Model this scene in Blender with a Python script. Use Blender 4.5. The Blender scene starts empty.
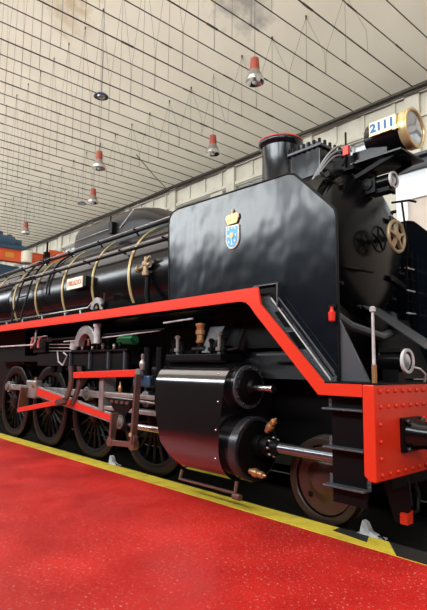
import bpy, bmesh, math, random
from mathutils import Vector, Matrix
random.seed(7)
S = bpy.context.scene
COL = S.collection
PI = math.pi

# ------------------------------------------------------------------ camera
cd = bpy.data.cameras.new('camera'); cam = bpy.data.objects.new('camera', cd); COL.objects.link(cam)
cd.sensor_fit = 'HORIZONTAL'; cd.sensor_width = 36.0
cd.lens = 514.2 * 36.0 / 427.0
R3 = Matrix(((0.66883996, 0.08261718, 0.7388014), (0.7433257, -0.088967, -0.66298701), (0.01095482, 0.99260227, -0.12091616)))
cam.matrix_world = Matrix.Translation((0, 0, 1.52)) @ R3.to_4x4()
cd.clip_start = 0.05; cd.clip_end = 300
S.camera = cam

# ------------------------------------------------------------------ world, daylight, exposure
W = bpy.data.worlds.new('world'); S.world = W; W.use_nodes = True
W.node_tree.nodes['Background'].inputs[0].default_value = (0.86, 0.93, 1.0, 1)
W.node_tree.nodes['Background'].inputs[1].default_value = 1.0

def area(name, loc, rot, sx, sy, power, color):
    l = bpy.data.lights.new(name, 'AREA'); l.shape = 'RECTANGLE'; l.size = sx; l.size_y = sy
    l.energy = power; l.color = color
    o = bpy.data.objects.new(name, l); COL.objects.link(o); o.location = loc; o.rotation_euler = rot
    return o
# daylight from the high window band of the wall on the platform side, thrown up at the roof
for i, x in enumerate((-38, -27, -16, -5, 6)):
    l = area('window_daylight', (x, -5.1, 7.7), (math.radians(90 + 0), 0, 0), 9.6, 2.0, 870, (0.94, 0.99, 1.0))
    l.data.spread = math.radians(150)
# added area lamp before the closed end wall, brightens the engine's front
area('end_fill_light', (13.3, 2.5, 8.2), (0, math.radians(90), 0), 2.6, 8.0, 300, (0.98, 0.98, 1.0))
# added broad lamp under the closed roof, lights the floor from above
area('roof_fill_light', (-16, 1.2, 11.9), (0, 0, 0), 50, 6.5, 1750, (1.0, 0.98, 0.94))

vs = S.view_settings
vs.view_transform = 'Standard'; vs.look = 'None'; vs.gamma = 1.0; vs.use_curve_mapping = False
vs.exposure = 0.0

# ------------------------------------------------------------------ materials
def mat(name, col, rough=.5, metal=0.0, coat=0.0, spec=.5, noise=None, bump=None, emit=None, ior=1.5):
    m = bpy.data.materials.new(name); m.use_nodes = True
    nt = m.node_tree; b = nt.nodes['Principled BSDF']
    b.inputs['Base Color'].default_value = (*col, 1); b.inputs['Roughness'].default_value = rough
    b.inputs['Metallic'].default_value = metal; b.inputs['Coat Weight'].default_value = coat
    b.inputs['Specular IOR Level'].default_value = spec
    b.inputs['Coat Roughness'].default_value = 0.08; b.inputs['IOR'].default_value = ior
    tc = nt.nodes.new('ShaderNodeTexCoord')
    if noise:
        col2, scale, lo, hi = noise
        n = nt.nodes.new('ShaderNodeTexNoise'); n.inputs['Scale'].default_value = scale; n.inputs['Detail'].default_value = 6
        r = nt.nodes.new('ShaderNodeValToRGB')
        r.color_ramp.elements[0].position = lo; r.color_ramp.elements[1].position = hi
        r.color_ramp.elements[0].color = (*col, 1); r.color_ramp.elements[1].color = (*col2, 1)
        nt.links.new(tc.outputs['Object'], n.inputs['Vector'])
        nt.links.new(n.outputs['Fac'], r.inputs['Fac']); nt.links.new(r.outputs['Color'], b.inputs['Base Color'])
    if bump:
        scale, strength, dist = bump[:3]
        n2 = nt.nodes.new('ShaderNodeTexNoise'); n2.inputs['Scale'].default_value = scale; n2.inputs['Detail'].default_value = 3
        bp = nt.nodes.new('ShaderNodeBump'); bp.inputs['Strength'].default_value = strength; bp.inputs['Distance'].default_value = dist
        if len(bump) > 3:
            mp = nt.nodes.new('ShaderNodeMapping'); mp.inputs['Scale'].default_value = bump[3]
            nt.links.new(tc.outputs['Object'], mp.inputs['Vector']); nt.links.new(mp.outputs['Vector'], n2.inputs['Vector'])
        else:
            nt.links.new(tc.outputs['Object'], n2.inputs['Vector'])
        nt.links.new(n2.outputs['Fac'], bp.inputs['Height']); nt.links.new(bp.outputs['Normal'], b.inputs['Normal'])
    if emit:
        b.inputs['Emission Color'].default_value = (*emit[0], 1); b.inputs['Emission Strength'].default_value = emit[1]
    return m

CASING = mat('black_casing_enamel', (.004, .004, .005), .14, spec=.5, coat=1.0, ior=2.0, bump=(3.0, .1, .02))
BLACK = mat('black_gloss_paint', (.003, .003, .0035), .2, spec=.34, coat=.05, ior=1.5, bump=(3.0, .12, .02))
SHEET = mat('black_sheet_paint', (.003, .005, .008), .2, spec=.42, coat=.05, ior=1.5, bump=(.9, .6, .09, (1.2, 1, .8)))
SMOKE = mat('smokebox_black', (.0025, .0025, .003), .22, spec=.2, coat=0, bump=(4.0, .12, .02))
DARK = mat('black_oily_steel', (.0025, .0025, .003), .45, spec=.15, bump=(20, .1, .01))
WHEEL = mat('dark_wheel_paint', (.006, .004, .0035), .4, spec=.2)
RED = mat('vermilion_paint', (.70, .036, .012), .34, spec=.4)
RODRED = mat('rod_red_paint', (.72, .030, .014), .35)
STEEL = mat('machined_steel', (.42, .40, .38), .35, metal=.6, noise=((.26, .24, .23), 6, .4, .7))
RSTEEL = mat('brownish_steel', (.22, .13, .11), .35, metal=.7)
CHROME = mat('polished_steel', (.62, .62, .63), .18, metal=1)
BRASS = mat('polished_brass', (.66, .52, .26), .35, metal=.6)
GOLD = mat('gold_paint', (.52, .40, .18), .38, metal=.3)
COPPER = mat('copper_bronze', (.52, .30, .14), .35, metal=.75)
HWGOLD = mat('aged_bronze', (.36, .27, .16), .45, metal=.5)
CREAM = mat('cream_enamel', (.78, .74, .58), .4)
BLUE = mat('heraldic_blue', (.06, .36, .68), .35)
NAVY = mat('number_blue', (.03, .11, .26), .5)
PLATE = mat('tread_plate', (.09, .10, .11), .38, metal=.5, bump=(60, .8, .02))
GREYP = mat('grey_black_sheet', (.055, .060, .068), .4, spec=.6)
HOSE = mat('grey_conduit', (.32, .32, .33), .4, metal=.3)
HOSEB = mat('satin_dark_steel', (.05, .05, .055), .25, metal=.6)
LENS = mat('lamp_glass', (.50, .53, .55), .08, metal=.55, spec=.8)
LITE = mat('light_grey_metal', (.62, .63, .62), .5, noise=((.3, .3, .3), 9, .4, .7))
GREEN = mat('green_paint', (.03, .28, .10), .4)
ORANGE = mat('orange_paint', (.78, .12, .03), .45, noise=((.68, .10, .03), 3, .4, .7))
SLATE = mat('blue_machine_paint', (.03, .075, .13), .4)
LAMPRED = mat('lamp_orange_housing', (.34, .055, .03), .5)
LAMPGREY = mat('lamp_grey_reflector', (.30, .27, .24), .35, metal=.6)
WIRE = mat('thin_wire', (.16, .15, .13), .6)
BARM = mat('dark_ceiling_wire', (.055, .045, .035), .6)
YEL = mat('yellow_line_paint', (.72, .56, .05), .55, noise=((.42, .33, .05), 5, .50, .75))
HAZ = mat('black_line_paint', (.02, .02, .018), .5)
CONC = mat('beige_concrete', (.60, .57, .47), .85, noise=((.46, .43, .35), 1.8, .42, .72), bump=(12, .2, .02))
WHITEW = mat('white_wall', (.90, .92, .92), .8, noise=((.80, .82, .82), 1.5, .4, .7))
PINKW = mat('pink_plaster', (.66, .56, .47), .8, noise=((.60, .50, .42), 2.5, .4, .7))
FRAMEW = mat('window_frame_paint', (.45, .44, .40), .6)
TRACKF = mat('track_bed', (.008, .0075, .007), .95, spec=.1, noise=((.005, .005, .005), 14, .4, .6))
ROOFM = mat('beige_roof_sheet', (.655, .61, .485), .8, noise=((.60, .555, .44), .7, .35, .7))
# stains on the roof sheeting: dirt patches with their own shape
def roof_stains(m, spots):
    nt = m.node_tree; b = nt.nodes['Principled BSDF']; src = b.inputs['Base Color'].links[0].from_socket
    geo = nt.nodes.new('ShaderNodeNewGeometry')
    no = nt.nodes.new('ShaderNodeTexNoise'); no.inputs['Scale'].default_value = 3.2; no.inputs['Detail'].default_value = 5
    nt.links.new(geo.outputs['Position'], no.inputs['Vector'])
    for (c, sc, col, k) in spots:
        mp = nt.nodes.new('ShaderNodeVectorMath'); mp.operation = 'SUBTRACT'; mp.inputs[1].default_value = c
        nt.links.new(geo.outputs['Position'], mp.inputs[0])
        mu = nt.nodes.new('ShaderNodeVectorMath'); mu.operation = 'MULTIPLY'; mu.inputs[1].default_value = sc
        nt.links.new(mp.outputs[0], mu.inputs[0])
        ln = nt.nodes.new('ShaderNodeVectorMath'); ln.operation = 'LENGTH'; nt.links.new(mu.outputs[0], ln.inputs[0])
        ad = nt.nodes.new('ShaderNodeMath'); ad.operation = 'MULTIPLY_ADD'; ad.inputs[1].default_value = 2.4; ad.inputs[2].default_value = -1.2
        nt.links.new(no.outputs['Fac'], ad.inputs[0])
        sm = nt.nodes.new('ShaderNodeMath'); sm.operation = 'ADD'; nt.links.new(ln.outputs['Value'], sm.inputs[0]); nt.links.new(ad.outputs[0], sm.inputs[1])
        mr = nt.nodes.new('ShaderNodeMapRange'); mr.inputs['From Min'].default_value = .2; mr.inputs['From Max'].default_value = 1.15
        mr.inputs['To Min'].default_value = k; mr.inputs['To Max'].default_value = 0
        nt.links.new(sm.outputs[0], mr.inputs['Value'])
        mx = nt.nodes.new('ShaderNodeMix'); mx.data_type = 'RGBA'
        nt.links.new(mr.outputs['Result'], mx.inputs['Factor']); nt.links.new(src, mx.inputs['A']); mx.inputs['B'].default_value = (*col, 1)
        src = mx.outputs['Result']
    nt.links.new(src, b.inputs['Base Color'])
roof_stains(ROOFM, [((-8.05, 8.05, 10.35), (1.2, 1.2, 1.0), (.20, .19, .18), .75), ((-12.7, 5.9, 12.0), (.9, 1.5, 1.2), (.40, .30, .17), .6),
                    ((-13.5, 6.2, 11.7), (1.2, 1.6, 1.4), (.42, .32, .19), .5)])

# red floor paint: worn, faintly speckled, slightly glossy
def floor_mat():
    m = mat('red_floor_paint', (.60, .016, .013), .35, spec=.4); nt = m.node_tree; b = nt.nodes['Principled BSDF']
    tc = nt.nodes['Texture Coordinate']
    def noise(sc, det):
        n = nt.nodes.new('ShaderNodeTexNoise'); n.inputs['Scale'].default_value = sc; n.inputs['Detail'].default_value = det
        nt.links.new(tc.outputs['Object'], n.inputs['Vector']); return n
    a = noise(1.1, 5); r = nt.nodes.new('ShaderNodeValToRGB')
    r.color_ramp.elements[0].position = .35; r.color_ramp.elements[0].color = (.40, .011, .009, 1)
    r.color_ramp.elements[1].position = .65; r.color_ramp.elements[1].color = (.60, .021, .015, 1)
    nt.links.new(a.outputs['Fac'], r.inputs['Fac'])
    c = noise(38, 3); r2 = nt.nodes.new('ShaderNodeValToRGB')
    r2.color_ramp.elements[0].position = .62; r2.color_ramp.elements[0].color = (0, 0, 0, 1)
    r2.color_ramp.elements[1].position = .68; r2.color_ramp.elements[1].color = (1, 1, 1, 1)
    nt.links.new(c.outputs['Fac'], r2.inputs['Fac'])
    c2 = noise(2.2, 2); mm = nt.nodes.new('ShaderNodeMath'); mm.operation = 'MULTIPLY'
    nt.links.new(r2.outputs['Color'], mm.inputs[0]); nt.links.new(c2.outputs['Fac'], mm.inputs[1])
    mx = nt.nodes.new('ShaderNodeMix'); mx.data_type = 'RGBA'
    nt.links.new(mm.outputs[0], mx.inputs['Factor']); nt.links.new(r.outputs['Color'], mx.inputs['A']); mx.inputs['B'].default_value = (.72, .36, .30, 1)
    nt.links.new(mx.outputs['Result'], b.inputs['Base Color'])
    r3 = nt.nodes.new('ShaderNodeMapRange'); r3.inputs['To Min'].default_value = .28; r3.inputs['To Max'].default_value = .55
    nt.links.new(c2.outputs['Fac'], r3.inputs['Value']); nt.links.new(r3.outputs['Result'], b.inputs['Roughness'])
    n3 = noise(14, 6); bp = nt.nodes.new('ShaderNodeBump'); bp.inputs['Strength'].default_value = .25; bp.inputs['Distance'].default_value = .02
    nt.links.new(n3.outputs['Fac'], bp.inputs['Height']); nt.links.new(bp.outputs['Normal'], b.inputs['Normal'])
    return m
FLOOR = floor_mat()
def glass_mat():
    m = bpy.data.materials.new('frosted_pane'); m.use_nodes = True; nt = m.node_tree
    out = nt.nodes['Material Output']; nt.nodes.remove(nt.nodes['Principled BSDF'])
    t = nt.nodes.new('ShaderNodeBsdfTransparent'); g = nt.nodes.new('ShaderNodeBsdfGlossy'); g.inputs['Roughness'].default_value = .1
    mx = nt.nodes.new('ShaderNodeMixShader'); mx.inputs[0].default_value = .06
    nt.links.new(t.outputs[0], mx.inputs[1]); nt.links.new(g.outputs[0], mx.inputs[2]); nt.links.new(mx.outputs[0], out.inputs['Surface'])
    return m
PANE = glass_mat()

# ------------------------------------------------------------------ mesh helpers
ORG = {}
class MB:
    def __init__(s): s.v = []; s.f = []; s.sm = []
    def add(s, vs, fs, smooth=False):
        n = len(s.v); s.v += [tuple(v) for v in vs]; s.f += [tuple(i + n for i in f) for f in fs]; s.sm += [smooth] * len(fs); return s
    def box(s, x0, x1, y0, y1, z0, z1):
        return s.add([(x0,y0,z0),(x1,y0,z0),(x1,y1,z0),(x0,y1,z0),(x0,y0,z1),(x1,y0,z1),(x1,y1,z1),(x0,y1,z1)],
                     [(0,3,2,1),(4,5,6,7),(0,1,5,4),(1,2,6,5),(2,3,7,6),(3,0,4,7)])
    def prism_y(s, pts, y0, y1):          # outline in X,Z pushed along Y
        n = len(pts); vs = [(x, y0, z) for x, z in pts] + [(x, y1, z) for x, z in pts]
        return s.add(vs, [tuple(range(n)), tuple(range(2*n-1, n-1, -1))] + [(i, i+n, (i+1) % n + n, (i+1) % n) for i in range(n)])
    def prism_x(s, pts, x0, x1):          # outline in Y,Z pushed along X
        n = len(pts); vs = [(x0, y, z) for y, z in pts] + [(x1, y, z) for y, z in pts]
        return s.add(vs, [tuple(range(n)), tuple(range(2*n-1, n-1, -1))] + [(i, i+n, (i+1) % n + n, (i+1) % n) for i in range(n)])
    def lathe(s, prof, o, axis, seg=32, a0=0, a1=2*PI, caps=True):   # prof: (distance along axis, radius)
        ax = Vector(axis).normalized(); u = ax.orthogonal().normalized(); w = ax.cross(u)
        o = Vector(o); vs = []; fs = []; full = abs(a1 - a0 - 2*PI) < 1e-6; m = seg if full else seg + 1
        for d, r in prof:
            for i in range(m):
                a = a0 + (a1 - a0) * i / seg
                vs.append(o + ax*d + u*(r*math.cos(a)) + w*(r*math.sin(a)))
        for j in range(len(prof)-1):
            for i in range(seg):
                k = (i+1) % m
                fs.append((j*m+i, j*m+k, (j+1)*m+k, (j+1)*m+i))
        s.add(vs, fs, True)
        if caps and full:
            n = len(s.v)
            if prof[0][1] > 1e-4: s.add([vs[i] for i in range(m)], [tuple(range(m-1, -1, -1))])
            if prof[-1][1] > 1e-4: s.add([vs[(len(prof)-1)*m + i] for i in range(m)], [tuple(range(m))])
        return s
    def cyl(s, p0, p1, r, seg=20, r1=None):
        p0 = Vector(p0); p1 = Vector(p1); d = p1 - p0
        return s.lathe([(0, r), (d.length, r if r1 is None else r1)], p0, d, seg)
    def ring(s, o, axis, ro, ri, w, seg=40):
        return s.lathe([(-w/2, ri), (-w/2, ro), (w/2, ro), (w/2, ri), (-w/2, ri)], o, axis, seg, caps=False)
    def torus(s, o, axis, R, r, seg=36, ps=8):
        prof = [(r*math.sin(2*PI*i/ps), R + r*math.cos(2*PI*i/ps)) for i in range(ps+1)]
        return s.lathe(prof, o, axis, seg, caps=False)
    def tube(s, pts, r, seg=8, closed=False):
        pts = [Vector(p) for p in pts]; n = len(pts); vs = []; fs = []
        prev = None
        for i, p in enumerate(pts):
            t = ((pts[min(i+1, n-1)] - p).normalized() if i < n-1 else Vector()) + ((p - pts[i-1]).normalized() if i > 0 else Vector())
            t.normalize()
            u = t.orthogonal().normalized() if prev is None else (prev - t*prev.dot(t)).normalized()
            prev = u; w = t.cross(u)
            vs += [p + u*(r*math.cos(2*PI*k/seg)) + w*(r*math.sin(2*PI*k/seg)) for k in range(seg)]
        for i in range(n-1):
            for k in range(seg): fs.append((i*seg+k, i*seg+(k+1)%seg, (i+1)*seg+(k+1)%seg, (i+1)*seg+k))
        s.add(vs, fs, True)
        s.add([vs[k] for k in range(seg)], [tuple(range(seg-1, -1, -1))]); s.add([vs[(n-1)*seg+k] for k in range(seg)], [tuple(range(seg))])
        return s
    def bar(s, p0, p1, h, w, up=(0,0,1), h1=None):   # rectangular bar between two points
        p0 = Vector(p0); p1 = Vector(p1); d = (p1-p0).normalized(); sd = d.cross(Vector(up)).normalized(); u = sd.cross(d)
        h1 = h if h1 is None else h1; vs = []
        for p, hh in ((p0, h), (p1, h1)):
            vs += [p + sd*(w/2) + u*(hh/2), p - sd*(w/2) + u*(hh/2), p - sd*(w/2) - u*(hh/2), p + sd*(w/2) - u*(hh/2)]
        return s.add(vs, [(0,1,2,3),(7,6,5,4),(0,4,5,1),(1,5,6,2),(2,6,7,3),(3,7,4,0)])
    def dome(s, o, axis, r, h, seg=10):
        return s.lathe([(0, r), (h*.6, r*.8), (h, r*.3), (h*1.02, 0.0005)], o, axis, seg)
    def build(s, name, m, parent=None, bevel=0, org=None):
        o0 = Vector(ORG.get(parent.name, (0,0,0))) if parent else Vector(org or (0,0,0))
        me = bpy.data.meshes.new(name)
        me.from_pydata([tuple(Vector(v) - o0) for v in s.v], [], s.f)
        me.materials.append(m)
        for i, p in enumerate(me.polygons): p.use_smooth = s.sm[i]
        bm = bmesh.new(); bm.from_mesh(me)
        if not any(s.sm): bmesh.ops.recalc_face_normals(bm, faces=bm.faces)
        else: bmesh.ops.remove_doubles(bm, verts=bm.verts, dist=1e-5); bmesh.ops.recalc_face_normals(bm, faces=bm.faces)
        for e in bm.edges:
            if len(e.link_faces) == 2 and e.calc_face_angle(0) > math.radians(35): e.smooth = False
        bm.to_mesh(me); bm.free()
        o = bpy.data.objects.new(name, me); COL.objects.link(o)
        if parent: o.parent = parent
        else: o.location = o0
        ORG[o.name] = tuple(o0)
        if bevel:
            b = o.modifiers.new('bevel', 'BEVEL'); b.width = bevel; b.segments = 2; b.limit_method = 'ANGLE'; b.angle_limit = math.radians(40)
        return o
def thing(name, label, cat, loc, group=None):
    o = bpy.data.objects.new(name, None); COL.objects.link(o); o.location = loc; o.empty_display_size = .2
    ORG[o.name] = tuple(loc); o['label'] = label; o['category'] = cat
    if group: o['group'] = group
    return o
def tag(o, label, cat, group=None, kind=None):
    o['label'] = label; o['category'] = cat
    if group: o['group'] = group
    if kind: o['kind'] = kind
    return o
def struct(name, mb, m, bevel=0, label=None):
    o = mb.build(name, m, None, bevel); o['kind'] = 'structure'
    if label: o['label'] = label
    return o
def dup(root, loc, label=None):
    r = root.copy(); COL.objects.link(r); r.location = loc
    if label: r['label'] = label
    for ch in list(root.children):
        c = ch.copy(); COL.objects.link(c); c.parent = r
        for g in list(ch.children):
            d = g.copy(); COL.objects.link(d); d.parent = c
    return r
def text(name, body, size, m, parent, origin, xdir, up, depth=.006, sx=1.0, bold=0.0):
    cu = bpy.data.curves.new(name, 'FONT'); cu.body = body; cu.size = size; cu.align_x = 'CENTER'; cu.align_y = 'CENTER'; cu.extrude = depth; cu.offset = bold
    t = bpy.data.objects.new(name, cu); COL.objects.link(t); cu.materials.append(m)
    X = Vector(xdir).normalized(); Z = X.cross(Vector(up)).normalized(); Y = Z.cross(X)
    M = Matrix((X*sx, Y, Z)).transposed().to_4x4(); M.translation = Vector(origin) - Vector(ORG.get(parent.name, (0,0,0)))
    dg = bpy.context.evaluated_depsgraph_get(); me = bpy.data.meshes.new_from_object(t.evaluated_get(dg))
    me.transform(M); bpy.data.objects.remove(t)
    o = bpy.data.objects.new(name, me); COL.objects.link(o); o.parent = parent; ORG[o.name] = ORG.get(parent.name, (0,0,0))
    return o

YC = 5.33       # centre line of the track
# ------------------------------------------------------------------ the hall
EAVE_Y, EAVE_Z, SL, RIDGE = 11.05, 8.04, .776, 2.0
struct('floor', MB().box(-50, 14, -5.8, 4.37, -.25, 0), FLOOR, label='glossy red painted platform floor beside the locomotive')
struct('floor_track', MB().box(-50, 14, 4.37, 11.2, -.35, -.2).box(-50, 14, 6.5, 11.2, -.2, 0), TRACKF, label='dark track bed under the locomotive')
rz = EAVE_Z + SL*(EAVE_Y - RIDGE)
r1 = MB().add([(-50, EAVE_Y+.3, EAVE_Z-.3*SL+.02), (14, EAVE_Y+.3, EAVE_Z-.3*SL+.02), (14, RIDGE, rz), (-50, RIDGE, rz),
               (-50, EAVE_Y+.3, EAVE_Z-.3*SL+.16), (14, EAVE_Y+.3, EAVE_Z-.3*SL+.16), (14, RIDGE, rz+.14), (-50, RIDGE, rz+.14)],
              [(0,1,2,3),(4,7,6,5),(0,4,5,1),(1,5,6,2),(2,6,7,3),(3,7,4,0)])
struct('ceiling', r1, ROOFM, label='sloping beige sheeted roof')
r2 = MB().add([(-50, -5.8, rz - SL*(RIDGE+5.8)), (14, -5.8, rz - SL*(RIDGE+5.8)), (14, RIDGE, rz), (-50, RIDGE, rz),
               (-50, -5.8, rz - SL*(RIDGE+5.8)+.14), (14, -5.8, rz - SL*(RIDGE+5.8)+.14), (14, RIDGE, rz+.14), (-50, RIDGE, rz+.14)],
              [(0,3,2,1),(4,5,6,7),(0,1,5,4),(1,2,6,5),(2,3,7,6),(3,0,4,7)])
struct('ceiling_rear_slope', r2, ROOFM, label='roof slope over the platform side')
# wall behind the train, with a strip of windows cut into it
WY0, WY1 = 11.05, 11.35
segs = [(-48.0, -6.45)]
wz0, wz1 = 6.35, 7.27
wb = MB()
wb.box(-50, 14, WY0, WY1, wz1, 8.2)
wb.box(-50, -5.9, WY0, WY1, 3.2, wz0)
piers = []
x = -6.45
nwin = 0
winspots = []
wb.box(-6.45, -5.9, WY0, WY1, wz0, wz1)
while x > -46:
    winspots.append((x-2.45, x)); piers.append((x-3.05, x-2.45)); x -= 3.05
for a, b in piers: wb.box(a, b, WY0, WY1, wz0, wz1)
wb.box(-50, x, WY0, WY1, wz0, wz1)
wb.box(-5.9, 14, WY0, WY1, 6.35, 7.27)
wb.box(-50, -5.9, WY0, WY1, -.1, 3.2)
struct('wall_back', wb, CONC, label='long beige concrete wall behind the locomotive')
lw = MB().box(-5.9, 14, WY0+.02, WY1, 5.45, 6.12).box(-5.9, -5.62, WY0+.02, WY1, -.1, 5.45)
struct('wall_back_lower', lw, WHITEW, label='bright white lower wall right of the smokebox')
struct('wall_back_recess', MB().box(-5.62, 14, WY0+.10, WY1, -.1, 5.45), PINKW, label='pinkish plastered recess in the white wall')
struct('trim_1', MB().box(-5.62, -5.1, WY0+.08, WY0+.12, -.1, 5.05).box(-5.16, -5.12, WY0+.06, WY0+.12, 1, 5.3), PINKW)
struct('trim_2', MB().box(-5.9, 14, WY0-.22, WY0+.05, 6.33, 6.40).box(-5.9, 14, WY0-.04, WY0+.05, 6.16, 6.33).box(-5.9, 14, WY0-.22, WY0+.05, 6.10, 6.16), GREYP, label='dark steel girder across the wall')
# shallow panels and pilasters of the frieze
pl = MB()
x = -5.2
while x > -47:
    pl.box(x-.36, x, WY0-.10, WY0+.02, 6.4, 7.98)
    for k in range(3):
        xx = x - .62 - k*.83
        pl.box(xx-.10, xx, WY0-.04, WY0+.02, 7.42, 7.92)
    x -= 3.05
struct('trim_3', pl, CONC, .01, label='pilasters and raised panels on the wall frieze')
struct('trim_4', MB().box(-50, 14, WY0-.06, WY0+.02, 7.30, 7.40).box(-50, 14, WY0-.05, WY0+.02, 7.90, 7.99), CONC, label='horizontal ledges of the wall frieze')
for i, (a, b) in enumerate(winspots[:13]):
    fr = MB(); w = b - a
    fr.box(a, b, WY0+.10, WY0+.16, wz0, wz0+.05).box(a, b, WY0+.10, WY0+.16, wz1-.04, wz1)
    for k in range(5):
        xx = a + (w-.05)*k/4; fr.box(xx, xx+.05, WY0+.10, WY0+.16, wz0, wz1)
    f = struct('window_%d' % (i+1), fr, FRAMEW, label='white-framed clerestory window in the back wall')
    MB().box(a+.02, b-.02, WY0+.125, WY0+.135, wz0+.02, wz1-.02).build('pane', PANE, f)
# wall on the platform side, behind the camera, with its long window bands
nw = MB().box(-50, 14, -5.8, -5.5, -.1, 9.4)
struct('wall_front', nw, mat('dark_brick', (.05, .045, .04), .9), label='dark wall on the platform side')  # unseen wall, coloured dark so low reflections on the engine stay dark
wp = mat('sky_lit_pane', (.5, .55, .6), .5, emit=((.60, .78, 1.0), 1.3))
for i in range(9):
    f = struct('window_%d' % (30+i), MB().box(-44+6*i, -43.9+6*i, -5.5, -5.42, 5.9, 8.8).box(-41.7+6*i, -41.6+6*i, -5.5, -5.42, 5.9, 8.8).box(-39.4+6*i, -39.3+6*i, -5.5, -5.42, 5.9, 8.8), FRAMEW)
    MB().box(-43.9+6*i, -39.4+6*i, -5.49, -5.46, 5.9, 8.8).build('pane', wp, f)
struct('wall_left', MB().box(-50.3, -50, -5.8, 11.3, -.1, 15), CONC, label='far end wall of the shed')

struct('wall_right', MB().box(14, 14.3, -5.8, 11.3, -.1, 15.2), mat('dark_end_wall', (.06, .055, .05), .9))
f = struct('window_50', MB().box(13.9, 14, 0, .1, 7.4, 9.6).box(13.9, 14, 5, 5.1, 7.4, 9.6), FRAMEW)
MB().box(13.94, 13.97, .1, 5, 7.4, 9.6).build('pane', wp, f)
# cable tray and pipes along the eave
tr = thing('cable_tray', 'dark cable run along the top of the back wall below the roof', 'cable tray', (-18, 10.9, 7.98))
MB().box(-50, 14, 10.86, 11.0, 7.98, 8.03).build('tray', BARM, tr)
for k, (dy, dz) in enumerate(((-.09, .02), (-.14, -.04), (-.05, -.09))):
    pts = [(x*2.0-49, 10.92+dy + .02*math.sin(x*1.7+k), 7.98+dz + .015*math.sin(x*2.3+k*2)) for x in range(32)]
    MB().tube(pts, .018, 6).build('cable', BARM, tr)
# brace rod coming down from the roof to the wall
tag(MB().tube([(-12.92, 8.33, 8.01), (-13.8, 9.62, 7.93), (-14.45, 10.62, 7.90)], .014, 6).build('brace_cable', BARM, None, 0, (-12.55, 10.9, 7.75)),
    'dark slack cable slanting from the ceiling wires towards the wall top', 'cable')
# tie wires under the roof
K0 = -6.85
for k in range(-34, 68):
    x = K0 - .525*k
    r = .011 if k % 3 else .014
    mb = MB().tube([(x, 10.98, 8.0), (x, RIDGE-7.4, 8.0)], r, 6)
    for q in range(2):
        yy = 4.2 + ((k*37 + q*17) % 60)/10.0
        mb.tube([(x, yy, 8.0), (x, yy+.28, 8.0)], r*1.5, 6)
    struct('trim_%d' % (k+40), mb, BARM)
def rz_at(y): return EAVE_Z + SL*(EAVE_Y - y)
def hanger(y):
    z = rz_at(y); h = thing('hanger_wire', '', 'wire', (0, y, z), 'thin hanger wires between the roof sheeting and the ceiling tie wires')
    h['label'] = 'thin hanger wires dropping from roof hook to dark tie wires'
    MB().cyl((0, y, z), (0, y, z-.10), .022, 8, .012).build('hook', BARM, h)
    MB().tube([(0, y, z-.05), (0, y, 8.0)], .0045, 4).build('wire', WIRE, h)
    s = .52
    for sg in (-1, 1):
        zm = 8.0 + (z-8.0)*.30
        MB().tube([(0, y, z-.05), (sg*s*.97, y, zm), (sg*s, y, 8.0)], .004, 4).build('wire', WIRE, h)
    return h
for y, xs, n in ((8.94, -6.85, 20), (6.56, -5.8, 24), (4.2, -5.8, 24)):
    h0 = hanger(y)
    for i in range(n):
        if i == 0: h0.location.x = xs + 1.05; continue
        if y > 8 and i == 4: continue
        dup(h0, (xs + 1.05 - 1.05*i, y, rz_at(y)))

# ------------------------------------------------------------------ hanging lamps
def bell_lamp(x, y, ztop, label, wire_to):
    t = thing('hanging_lamp', label, 'lamp', (x, y, ztop), 'orange-topped bell lamps hanging under the roof')
    MB().lathe([(0, .03), (-.015, .085), (-.20, .10), (-.26, .10), (-.27, .05)], (x, y, ztop), (0,0,1), 20).build('ballast_housing', LAMPRED, t)
    MB().lathe([(-.24, .09), (-.30, .11), (-.42, .17), (-.45, .175)], (x, y, ztop), (0,0,1), 24).build('collar', LAMPGREY, t)
    MB().lathe([(-.44, .185), (-.50, .20), (-.53, .205), (-.53, .19), (-.46, .12), (-.45, .02)], (x, y, ztop), (0,0,1), 24, caps=False).build('reflector', CHROME, t)
    MB().lathe([(-.47, .03), (-.50, .055), (-.55, .05), (-.57, .005)], (x, y, ztop), (0,0,1), 12).build('bulb', LITE, t)
    MB().tube([(x, y, ztop-.01), (x, y, wire_to)], .007, 5).build('wire', WIRE, t)
    return t
LSP = [(-6.861+.02, 7.206, 7.86, 'orange-topped bell lamp above the tall upright sheet of the locomotive, largest lamp'),
       (-10.07, 8.95, 7.86, 'orange-topped bell lamp just over the wall frieze left of the chimney'),
       (-13.17, 7.203, 7.86, 'orange-topped bell lamp hanging over the boiler, upper one of two in line'),
       (-16.2, 8.68, 7.86, 'orange-topped bell lamp hanging close to the boiler top, lower of two in line'),
       (-22.2, 8.66, 7.86, 'smallest far bell lamp, hanging above the orange beam')]
for q, (x, y, z, lb) in enumerate(LSP):
    t = bell_lamp(x, y, z, lb, rz_at(y))
    if q == 1:
        for sg in (-1, 1): MB().tube([(x, y, rz_at(y)-.05), (x+sg*.5, y, 8.0)], .004, 4).build('wire', WIRE, t)
def dish_lamp(x, y, z, label):
    t = thing('dish_lamp', label, 'lamp', (x, y, z), 'flat grey dish lamps under the roof')
    MB().lathe([(.06, .03), (.05, .10), (0, .16), (-.02, .165), (-.02, .14), (.01, .08)], (x, y, z), (0,0,1), 24, caps=False).build('dish', SLATE, t)
    MB().lathe([(.0, .10), (-.03, .09), (-.045, .03), (-.046, .001)], (x, y, z), (0,0,1), 16).build('lens', LENS, t)
    MB().tube([(x, y, z+.05), (x, y, rz_at(y))], .006, 5).build('wire', WIRE, t)
dish_lamp(-9.79, 5.34, 7.52, 'flat grey dish lamp hanging high on long wires among the ceiling lines')
dish_lamp(-17.07, 8.7, 7.52, 'small flat dish lamp near the boiler, beside the lowest bell lamps')

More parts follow.
